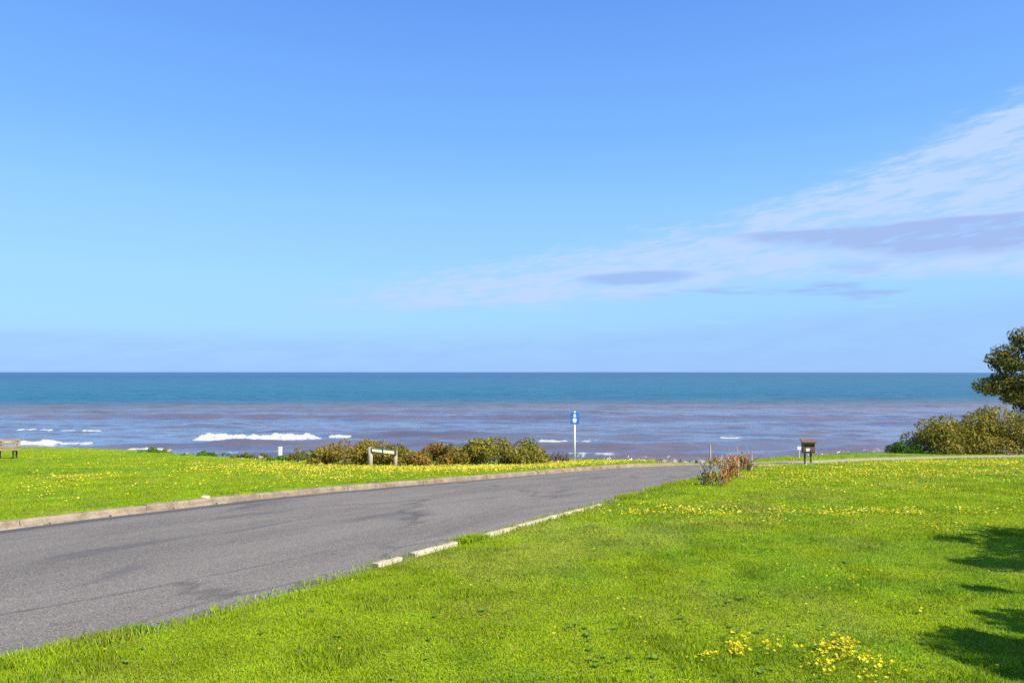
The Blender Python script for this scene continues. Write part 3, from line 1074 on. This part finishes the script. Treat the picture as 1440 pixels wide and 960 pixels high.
bm_obj('divider', box_bm(.05, .03, 7.6 * k, (D.x * .522, -.15 + D.y * .52, (23.2 - 3.8 * .52) * k + D.z * .52), .004), M_GREENP, ls)

# ------------------------------------------------------------------ timber bench at the left edge
x, y, z = on_lawn(21, 645)
k = y / FPX
bn_ = thing('timber_bench', (x, y, z), 'weathered timber bench cut off by the left edge of the picture', 'bench', rz=math.radians(14))
for bx_ in (0.0, -0.75, -1.5):
    for dy_ in (-.2, .2):
        bm_obj('leg', box_bm(.07, .07, .40, (bx_, dy_, .18), .006), M_DARK if bx_ == 0 else M_BENCH, bn_)
    bm_obj('seat_bearer', box_bm(.07, .52, .07, (bx_, 0, .40), .006), M_DARK, bn_)
    bm_obj('back_upright', tube_bm([(bx_, .2, .38), (bx_, .27, .72), (bx_ - .0, .33, 1.0)], [.055, .05, .045], 8), M_BENCH, bn_)
for i in range(4):
    bm_obj('seat_slat', box_bm(1.86, .105, .04, (-.75, -.19 + i * .125, .455), .006), M_BENCH, bn_)
for i in range(3):
    bm_obj('back_slat', box_bm(1.86, .035, .12, (-.75, .175 + i * .028, .62 + i * .16), .006), M_BENCH, bn_)

# ------------------------------------------------------------------ brown timber box on two posts, right of the path
x, y, z = on_lawn(1136.5, 652)
k = y / FPX
bx = thing('wooden_box', (x, y, z), 'brown timber box with a dark slot on two short posts', 'box', rz=math.radians(-8))
for px_o in (-4.5, 3.6):
    bm_obj('post', box_bm(.075, .075, 24 * k, (px_o * k, 0, 10 * k), .006), M_BROWN, bx)
bm_obj('box_back', box_bm(15.5 * k, .03, 17 * k, (0, .17, 26 * k), .004), M_BROWN, bx)
for s_ in (-1, 1):
    bm_obj('box_side', box_bm(.035, .34, 17 * k, (s_ * 7.4 * k, .0, 26 * k), .004), M_BROWN, bx)
bm_obj('front_board', box_bm(14.0 * k, .03, 6.6 * k, (0, -.16, 23.2 * k), .004), M_BROWN, bx)
bm_obj('front_board', box_bm(14.0 * k, .03, 3.4 * k, (0, -.16, 31.0 * k), .004), M_BROWN, bx)
bm_obj('slot', box_bm(13.4 * k, .02, 2.4 * k, (0, -.12, 28.0 * k), 0), M_DARK, bx)
bm_obj('bottom_board', box_bm(14.2 * k, .32, .035, (0, 0, 18.6 * k), .004), M_BROWN, bx)
rf = box_bm(19.5 * k, .46, .045, (0, -.01, 0), .005)
for v in rf.verts:
    v.co.z += 34.8 * k + v.co.y * .22
bm_obj('roof_board', rf, M_BROWN, bx)
bm_obj('notice_plate', box_bm(5.2 * k, .012, 4.2 * k, (-2.0 * k, -.185, 22.6 * k), .002), M_WHITE, bx)
bm_obj('padlock', box_bm(2.6 * k, .04, 3.2 * k, (2.6 * k, -.2, 20.6 * k), .006), M_DARK, bx)

xm, ym, zm = on_lawn(1124, 644)
k = ym / FPX
mk = thing('marker_post', (xm, ym, zm), 'thin post with a small white plate left of the brown box', 'post')
bm_obj('post', tube_bm([(0, 0, -.2), (0, 0, 16 * k)], [.022, .022], 8), M_GALV, mk)
bm_obj('plate', box_bm(6.4 * k, .012, 4.6 * k, (.3 * k, -.03, 14.0 * k), .003), M_WHITE, mk)

# small white post by the bank on the left
xm, ym, zm = on_lawn(387, 645)
k = ym / FPX
wp = thing('white_post', (xm, ym + .8, zm - .06), 'short square white post above the bank left of the bushes', 'post')
bm_obj('post', box_bm(4.4 * k, .16, 17.5 * k, (0, 0, 6.8 * k), .015), M_WHITE, wp)
bm_obj('cap', box_bm(5.2 * k, .2, .04, (0, 0, 15.8 * k), .012), M_WHITE, wp)

# ------------------------------------------------------------------ red-brown shrubs by the road end, with stakes
RED = [(0.46, 0.21, 0.07), (0.36, 0.15, 0.05), (0.42, 0.29, 0.12), (0.22, 0.17, 0.06), (0.22, 0.22, 0.06)]
for k_, (a_, b_, yt, yb_, lab) in enumerate([(981, 1028, 643, 685.5, 'red-brown shrub behind the tall grey stake, nearest of three'),
                                             (1016, 1044, 642, 674, 'red-brown shrub in the middle of the three by the road end'),
                                             (1033, 1061, 630, 665, 'red-brown shrub farthest right of the three, rounded top')]):
    bush('staked_shrub', a_, b_, yt, yb_, 0.26, 1050, 0.06, RED, lab, 50 + k_, 15, (.08, .16), group='red-brown shrubs at the road end', cat='shrub', bare=3, stem_mat=M_POST)


def stake(px, py, top, r_, label, tilt=0.0, name='stake'):
    x_, y_, z_ = on_lawn(px, py)
    kk = y_ / FPX
    h_ = (py - top) * kk
    o_ = bm_obj(name, tube_bm([(0, 0, -.15), (tilt * h_ * .5 + .004, 0, h_ * .5), (tilt * h_, 0, h_)], [r_, r_ * .95, r_ * .85], 8), M_STAKE)
    o_.location = (x_, y_, z_)
    return tag(o_, label, 'stake', 'garden stakes')


stake(999.5, 684.5, 627.5, .027, 'tall pale grey stake standing in front of the red-brown shrub', -.02)
stake(991, 682, 652, .032, 'short stout post left of the tall grey stake')
stake(1014, 682, 653, .03, 'short stout post right of the tall grey stake')
stake(1038, 672, 646, .032, 'short grey post beside the middle red-brown shrub')
stake(1057, 662, 637, .034, 'short grey post at the right side of the farthest red-brown shrub')

# ------------------------------------------------------------------ rocks along the bank
def rock(px, py, w_px, label, seed, back=0.0):
    x_, y_, z_ = on_lawn(px, py)
    y2_ = y_ + back
    x_ = x_ * y2_ / y_
    kk = y2_ / FPX
    bm = bmesh.new()
    bmesh.ops.create_icosphere(bm, subdivisions=3, radius=1)
    r = np.random.default_rng(seed)
    s = (w_px * kk * .5, w_px * kk * .45, w_px * kk * .3)
    pl = [(Vector(r.normal(size=3)).normalized(), r.uniform(.55, .9)) for _ in range(9)]
    for v in bm.verts:
        for nn, dd in pl:
            e = v.co.dot(nn) - dd
            if e > 0:
                v.co -= nn * e
        v.co = Vector((v.co.x * s[0], v.co.y * s[1], v.co.z * s[2]))
    o_ = bm_obj('rock', bm, M_ROCK)
    o_.location = (x_, y2_, CZ - float(fdrop(y_)) + s[2] * .45)
    return tag(o_, label, 'rock', 'rocks along the bank')


for i, (px, w_, lab) in enumerate([(932, 13, 'grey-brown rock on the bank just right of the white foam'), (946, 16, 'low grey rock on the bank beyond the road, second from the left'), (960, 14, 'grey rock on the bank beyond the road, third from the left'),
                                   (973, 11, 'small grey rock on the bank left of the shrubs'), (984, 13, 'grey rock on the bank just left of the shrubs')]):
    rock(px, 652.2, w_ * 1.25, lab, 70 + i, 0.0)
for i, (px, py, w_, lab) in enumerate([(238, 637, 12, 'grey rock between the creeping shrubs on the left bank'), (262, 640, 9, 'small grey rock on the left bank below the creeping shrub'), (345, 644, 12, 'grey rock on the bank left of the white post'), (366, 645.5, 10, 'pale rock just left of the white post')]):
    rock(px, py, w_, lab, 80 + i, 0.5)
xs, ys, zs = on_lawn(287, 708)
st_ = bm_obj('loose_stone', box_bm(.17, .11, .07, (0, 0, 0), .02, .02), M_KERBP)
_q = EDGE_L[np.argmin((EDGE_L[:, 0] - xs) ** 2 + (EDGE_L[:, 1] - ys) ** 2)]
st_.location = (_q[0] - .07, _q[1] + .09, float(gz(_q[0], _q[1])) + .155)
tag(st_, 'pale loose stone lying on top of the brown kerb', 'stone')

# ------------------------------------------------------------------ grass blades
def in_view_points(dmin, dmax, count, power, umax=0.9):
    """random lawn points; density falls off as distance**-power"""
    q = rng.random(count)
    e = 2.0 - power
    if abs(e) < 1e-6:
        d = dmin * (dmax / dmin) ** q
    else:
        d = (dmin ** e + q * (dmax ** e - dmin ** e)) ** (1 / e)
    u = rng.uniform(-umax, umax, count)
    return u * d, d


def keep_lawn(x, y, ragged=True):
    sl = sdist(x, y, EDGE_L)
    sr = sdist(x, y, EDGE_R)
    rag = (fbm(x * 1.1, y * 1.1, 51, 3) - .52) * (0.55 if ragged else 0)
    bare_k = np.zeros(x.shape, bool)
    cy = crest_y(x, y)
    ok_left = (sl > 0.17 + 0.04 * vnoise(x * 3, y * 3, 5)) & ~((sl < 0.9 * rng.random(len(x))) & (y > 25) & (x > -2))
    # keep the visible kerb lengths of the near side fairly clear
    lim = 0.02 + np.clip(rag, -0.22, 0.10)
    for a_, b_ in KERB_ARC:
        bare_k |= (ARC_R(x, y) > a_) & (ARC_R(x, y) < b_)
    lim = np.where(bare_k, 0.15 + 0.05 * vnoise(x * 4, y * 4, 6), lim)
    ok_right = (-sr > lim)
    return (ok_left | ok_right) & (y < cy + 0.35) & ~((sl < 0) & (sr > 0) & (-sr < lim)), sl, sr


_sR = np.concatenate([[0], np.cumsum(np.linalg.norm(np.diff(EDGE_R, axis=0), axis=1))])
KERB_ARC = [(arc_at(EDGE_R, 505, 797), arc_at(EDGE_R, 560, 784.5)), (arc_at(EDGE_R, 572, 781.5), arc_at(EDGE_R, 632, 766.5)), (arc_at(EDGE_R, 676, 755), arc_at(EDGE_R, 838, 711))]
# a straight-line estimate of the position along the near edge is close enough here
_k0, _k1 = KERB_ARC[0][0], KERB_ARC[-1][1]
_p0 = resample(EDGE_R, _k0, _k0 + .1, .2)[0]
_p1 = resample(EDGE_R, _k1, _k1 + .1, .2)[0]
_dv = (_p1 - _p0) / ((_p1 - _p0) ** 2).sum()


def ARC_R(x, y):
    return _k0 + ((x - _p0[0]) * _dv[0] + (y - _p0[1]) * _dv[1]) * (_k1 - _k0)


def blade_mesh(name, x, y, hgt, wid, three):
    n = len(x)
    sl = sdist(x, y, EDGE_L)
    sr = sdist(x, y, EDGE_R)
    z = ground_z(x, y, sl, sr) - 0.004
    z = np.maximum(z, gz(x, y) - 0.01)
    th = rng.uniform(0, 2 * np.pi, n)
    lean = rng.uniform(0.1, 0.85, n)
    ph = rng.uniform(0, 2 * np.pi, n)
    a_ = np.stack([np.cos(th), np.sin(th), 0 * th], 1) * (wid * .5)[:, None]
    tipd = np.stack([np.cos(ph) * lean, np.sin(ph) * lean, np.ones(n)], 1) * hgt[:, None]
    B = np.stack([x, y, z], 1)
    c_ = lawn_colour(x, y)
    f_ = rng.random(n)[:, None]
    dead = (rng.random(n) < 0.05)[:, None]
    c_ = c_ * (0.70 + 0.75 * f_)
    c_ = np.where(dead, np.array([0.36, 0.30, 0.11]), c_)
    blu = (rng.random(n) < 0.12)[:, None]
    c_ = np.where(blu, c_ * np.array([.75, .95, 1.4]), c_)
    if three:
        m_ = B + tipd * np.array([.36, .36, .58])
        V = np.stack([B - a_, B + a_, m_ - a_ * .8, m_ + a_ * .8, B + tipd], 1)
        q = np.arange(n)[:, None] * 5
        F = [q + np.array([[0, 1, 3, 2]]), q + np.array([[2, 3, 4]])]
        return mesh_np(name, V.reshape(-1, 3), F, M_GRASS, color=np.repeat(c_, 5, 0))
    V = np.stack([B - a_, B + a_, B + tipd], 1)
    return mesh_np(name, V.reshape(-1, 3), [np.arange(n * 3).reshape(n, 3)], M_GRASS, color=np.repeat(c_, 3, 0))


x, y = in_view_points(3.0, 10.0, 520000, 1.2)
ok, sl, sr = keep_lawn(x, y)
x, y = x[ok], y[ok]
tuft = fbm(x * 2.2, y * 2.2, 77, 3)
tall = 0.72 + 0.95 * smooth01(tuft, .52, .78)
g_near = blade_mesh('grass', x, y, rng.uniform(.018, .045, len(x)) * tall, rng.uniform(.004, .008, len(x)), True)
kind(g_near, 'stuff')
tag(g_near, 'short green lawn grass nearest the viewer', 'grass')
x, y = in_view_points(10.0, 56.0, 900000, 2.0)
ok, sl, sr = keep_lawn(x, y)
x, y, sl, sr = x[ok], y[ok], sl[ok], sr[ok]
sc = (y / 10.0) ** 0.75
tuft = fbm(x * 1.2, y * 1.2, 78, 3)
tall = 0.72 + 0.5 * smooth01(tuft, .45, .75)
hh = rng.uniform(.02, .042, len(x)) * tall * np.minimum(sc, 1.3)
g_far = blade_mesh('grass', x, y, hh, rng.uniform(.008, .016, len(x)) * sc, False)
kind(g_far, 'stuff')
tag(g_far, 'green lawn grass stretching to the bank above the sea', 'grass')

# taller ragged tufts along the near road edge
P_ = resample(EDGE_R, arc_at(EDGE_R, 0, 916) - 1.5, arc_at(EDGE_R, 960, 676), 0.01)
T_ = np.gradient(P_, axis=0)
T_ /= np.linalg.norm(T_, axis=1)[:, None]
N_ = np.stack([T_[:, 1], -T_[:, 0]], 1)
s_arr = np.arange(len(P_)) * .01
dens = smooth01(fbm(s_arr * 1.4, s_arr * 0, 91, 3), .50, .68)
for a_, b_ in KERB_ARC:
    s_here = s_arr + arc_at(EDGE_R, 0, 916) - 1.5
    dens = np.where((s_here > a_) & (s_here < b_), dens * 0.06, dens)
pick = rng.choice(len(P_), 26000, p=(dens + .03) / (dens + .03).sum())
off = rng.normal(0.05, .09, len(pick))
xy = P_[pick] + N_[pick] * off[:, None]
dd = np.maximum(xy[:, 1], 4) / 8
g_edge = blade_mesh('grass_tufts', xy[:, 0], xy[:, 1], rng.uniform(.04, .10, len(pick)), rng.uniform(.006, .012, len(pick)) * np.maximum(dd, 1) ** .6, True)
kind(g_edge, 'stuff')
tag(g_edge, 'taller ragged grass tufts spilling over the near road edge', 'grass')

# broad-leaved weeds: dark green rosettes scattered on the near lawn
wx, wy = [], []
for px, py, rx_, ry_, n in [(1190, 795, 3, 2, 3), (885, 785, 4, 2, 3), (780, 805, 5, 3, 3), (820, 900, 25, 8, 10), (650, 800, 40, 20, 8), (1030, 855, 20, 6, 8), (1330, 860, 30, 10, 8), (1090, 895, 60, 15, 30), (1000, 940, 70, 12, 22), (1270, 900, 60, 30, 12), (840, 700, 50, 10, 12), (60, 930, 60, 8, 8), (300, 845, 10, 3, 8), (225, 862, 10, 4, 6), (640, 905, 160, 40, 22), (850, 940, 30, 6, 10), (1100, 780, 200, 40, 25), (170, 920, 25, 8, 6)]:
    wx += list(rng.normal(px, rx_, n))
    wy += list(rng.normal(py, ry_, n))
wx, wy = np.array(wx), np.array(wy)
x, y = unproj(wx, wy)
ok = (sdist(x, y, EDGE_R) < -0.05) | (sdist(x, y, EDGE_L) > .3)
x, y = x[ok], y[ok]
V, F, Cc = [], [], []
for xx, yy, zz in zip(x, y, ground_z(x, y)):
    nl_ = rng.integers(7, 13)
    sc_ = rng.uniform(.014, .038)
    base = np.array([0.13, 0.225, 0.02]) * rng.uniform(.7, 1.2)
    for j in range(nl_):
        t_ = 2 * np.pi * j / nl_ + rng.uniform(-.3, .3)
        d_ = np.array([math.cos(t_), math.sin(t_)])
        p_ = np.array([-d_[1], d_[0]])
        l_ = sc_ * rng.uniform(.7, 1.3)
        up = rng.uniform(.35, .8)
        i0 = len(V)
        for fr_, w_, h_ in ((0, .08, 0), (.45, .26, .7), (.8, .2, .95), (1.0, 0.02, .8)):
            for s_ in (-1, 1):
                V.append((xx + d_[0] * l_ * fr_ + p_[0] * l_ * w_ * s_, yy + d_[1] * l_ * fr_ + p_[1] * l_ * w_ * s_, zz + .015 + l_ * up * .6 * h_))
                Cc.append(base)
        for q in range(3):
            F.append((i0 + q * 2, i0 + q * 2 + 1, i0 + q * 2 + 3, i0 + q * 2 + 2))
wd = mesh_np('broadleaf_weeds', np.array(V), [np.array(F)], M_LEAF, color=np.array(Cc))
kind(wd, 'stuff')
tag(wd, 'dark green broad-leaved weeds scattered through the near lawn', 'weeds')

# yellow wood-sorrel flowers
fx, fy = [], []


def spread(px, py, rx_, ry_, n):
    fx.extend(rng.normal(px, rx_, n))
    fy.extend(rng.normal(py, ry_, n))


def clumps(px, py, rx_, ry_, nclump, per, cr=0.05):
    """little clusters: centres spread over an ellipse, flowers within cr metres of each"""
    cx_, cy_ = unproj(rng.normal(px, rx_, nclump), rng.normal(py, ry_, nclump))
    for a_, b_ in zip(cx_, cy_):
        n_ = rng.poisson(per * 1.35)
        for _ in range(n_):
            CL.append((a_ + rng.normal(0, cr), b_ + rng.normal(0, cr * 1.5)))


CL = []
# near clumps, bottom right
clumps(1035, 932, 10, 5, 6, 9, .04)
clumps(1188, 926, 13, 6, 9, 9, .04)
clumps(1185, 950, 12, 5, 4, 7, .05)
clumps(1110, 926, 45, 12, 14, 3, .06)
clumps(1222, 948, 12, 4, 3, 5, .04)
clumps(1002, 942, 8, 6, 4, 3, .04)
clumps(1225, 966, 25, 5, 6, 5, .06)
clumps(1155, 955, 15, 6, 4, 4, .05)
spread(1190, 820, 30, 25, 26)
spread(1100, 820, 200, 60, 70)
spread(800, 840, 220, 60, 34)
spread(250, 905, 200, 22, 12)
spread(345, 833, 14, 3, 14)
spread(1010, 705, 120, 14, 60)
# yellow drifts
clumps(1180, 726, 190, 3.5, 110, 5, .12)
clumps(1000, 728, 70, 4, 40, 4, .12)
clumps(1370, 748, 60, 3, 26, 4, .10)
clumps(1100, 741, 130, 3, 36, 3, .10)
clumps(925, 722, 45, 10, 34, 3, .10)
clumps(1240, 667, 150, 6, 210, 7, .22)
clumps(1330, 653, 120, 3, 200, 7, .25)
clumps(1140, 678, 80, 7, 60, 5, .2)
clumps(1075, 657, 18, 1.2, 22, 7, .2)
clumps(1380, 690, 90, 10, 40, 4, .15)
clumps(560, 661, 110, 3.5, 280, 9, .28)
clumps(700, 660, 70, 4, 200, 9, .25)
clumps(480, 675, 80, 5, 80, 6, .2)
clumps(420, 657, 60, 3, 140, 8, .28)
clumps(118, 671, 24, 3, 34, 7, .2)
clumps(55, 692, 45, 9, 30, 4, .16)
clumps(220, 676, 120, 10, 60, 4, .2)
clumps(330, 657, 60, 4, 80, 6, .25)
clumps(800, 656, 50, 3, 110, 7, .2)
clumps(860, 652, 40, 2, 70, 7, .2)
clumps(180, 648, 150, 5, 60, 4, .3)
x, y = unproj(np.array(fx), np.array(fy))
x = np.concatenate([x, [c_[0] for c_ in CL]])
y = np.concatenate([y, [c_[1] for c_ in CL]])
ok, sl, sr = keep_lawn(x, y)
x, y = x[ok], y[ok]
V, F4, F3, Cv = [], [], [], []
zz = ground_z(x, y)
for xx, yy, z_ in zip(x, y, zz):
    near = yy < 13
    rad_ = (rng.uniform(.009, .020) if near else rng.uniform(.011, .025) * (1 + (yy - 13) * .02))
    h_ = rng.uniform(.035, .09) if near else rng.uniform(.03, .065)
    tl = rng.uniform(0, .7)
    ta = rng.uniform(0, 2 * math.pi)
    ax_ = np.array([math.cos(ta) * math.sin(tl), math.sin(ta) * math.sin(tl), math.cos(tl)])
    a1 = np.cross(ax_, [1, 0, .1])
    a1 /= np.linalg.norm(a1)
    a2 = np.cross(ax_, a1)
    c0 = np.array([xx, yy, z_ + h_])
    y_c = np.array([0.78, 0.66, rng.uniform(.015, .05) if near else rng.uniform(.03, .11)]) * rng.uniform(.6, 1.25)
    # stem
    i0 = len(V)
    V += [(xx - .0015, yy, z_), (xx + .0015, yy, z_), tuple(c0)]
    Cv += [(0.14, .20, .03)] * 3
    F3.append((i0, i0 + 1, i0 + 2))
    i0 = len(V)
    V.append(tuple(c0))
    Cv.append(y_c * .8)
    npet = 5
    for j in range(npet):
        if near:
            for da, rr_, up in ((-.5, .62, .55), (0, 1.0, .62), (.5, .62, .55)):
                t_ = 2 * math.pi * (j + da * .8) / npet
                V.append(tuple(c0 + (a1 * math.cos(t_) + a2 * math.sin(t_)) * rad_ * rr_ + ax_ * rad_ * up))
                Cv.append(y_c)
            b_ = i0 + 1 + j * 3
            F4.append((i0, b_, b_ + 1, b_ + 2))
        else:
            t_ = 2 * math.pi * j / npet
            V.append(tuple(c0 + (a1 * math.cos(t_) + a2 * math.sin(t_)) * rad_ + ax_ * rad_ * .6))
            Cv.append(y_c)
    if not near:
        for j in range(npet):
            F3.append((i0, i0 + 1 + j, i0 + 1 + (j + 1) % npet))
fl = mesh_np('yellow_flowers', np.array(V), [np.array(F4), np.array(F3)], M_PETAL, color=np.array(Cv))
kind(fl, 'stuff')
tag(fl, 'small yellow flowers scattered and drifted across the lawns', 'flowers')
print('flowers', len(x), 'tris', sum(len(o.data.polygons) for o in COL.objects if o.type == 'MESH'))
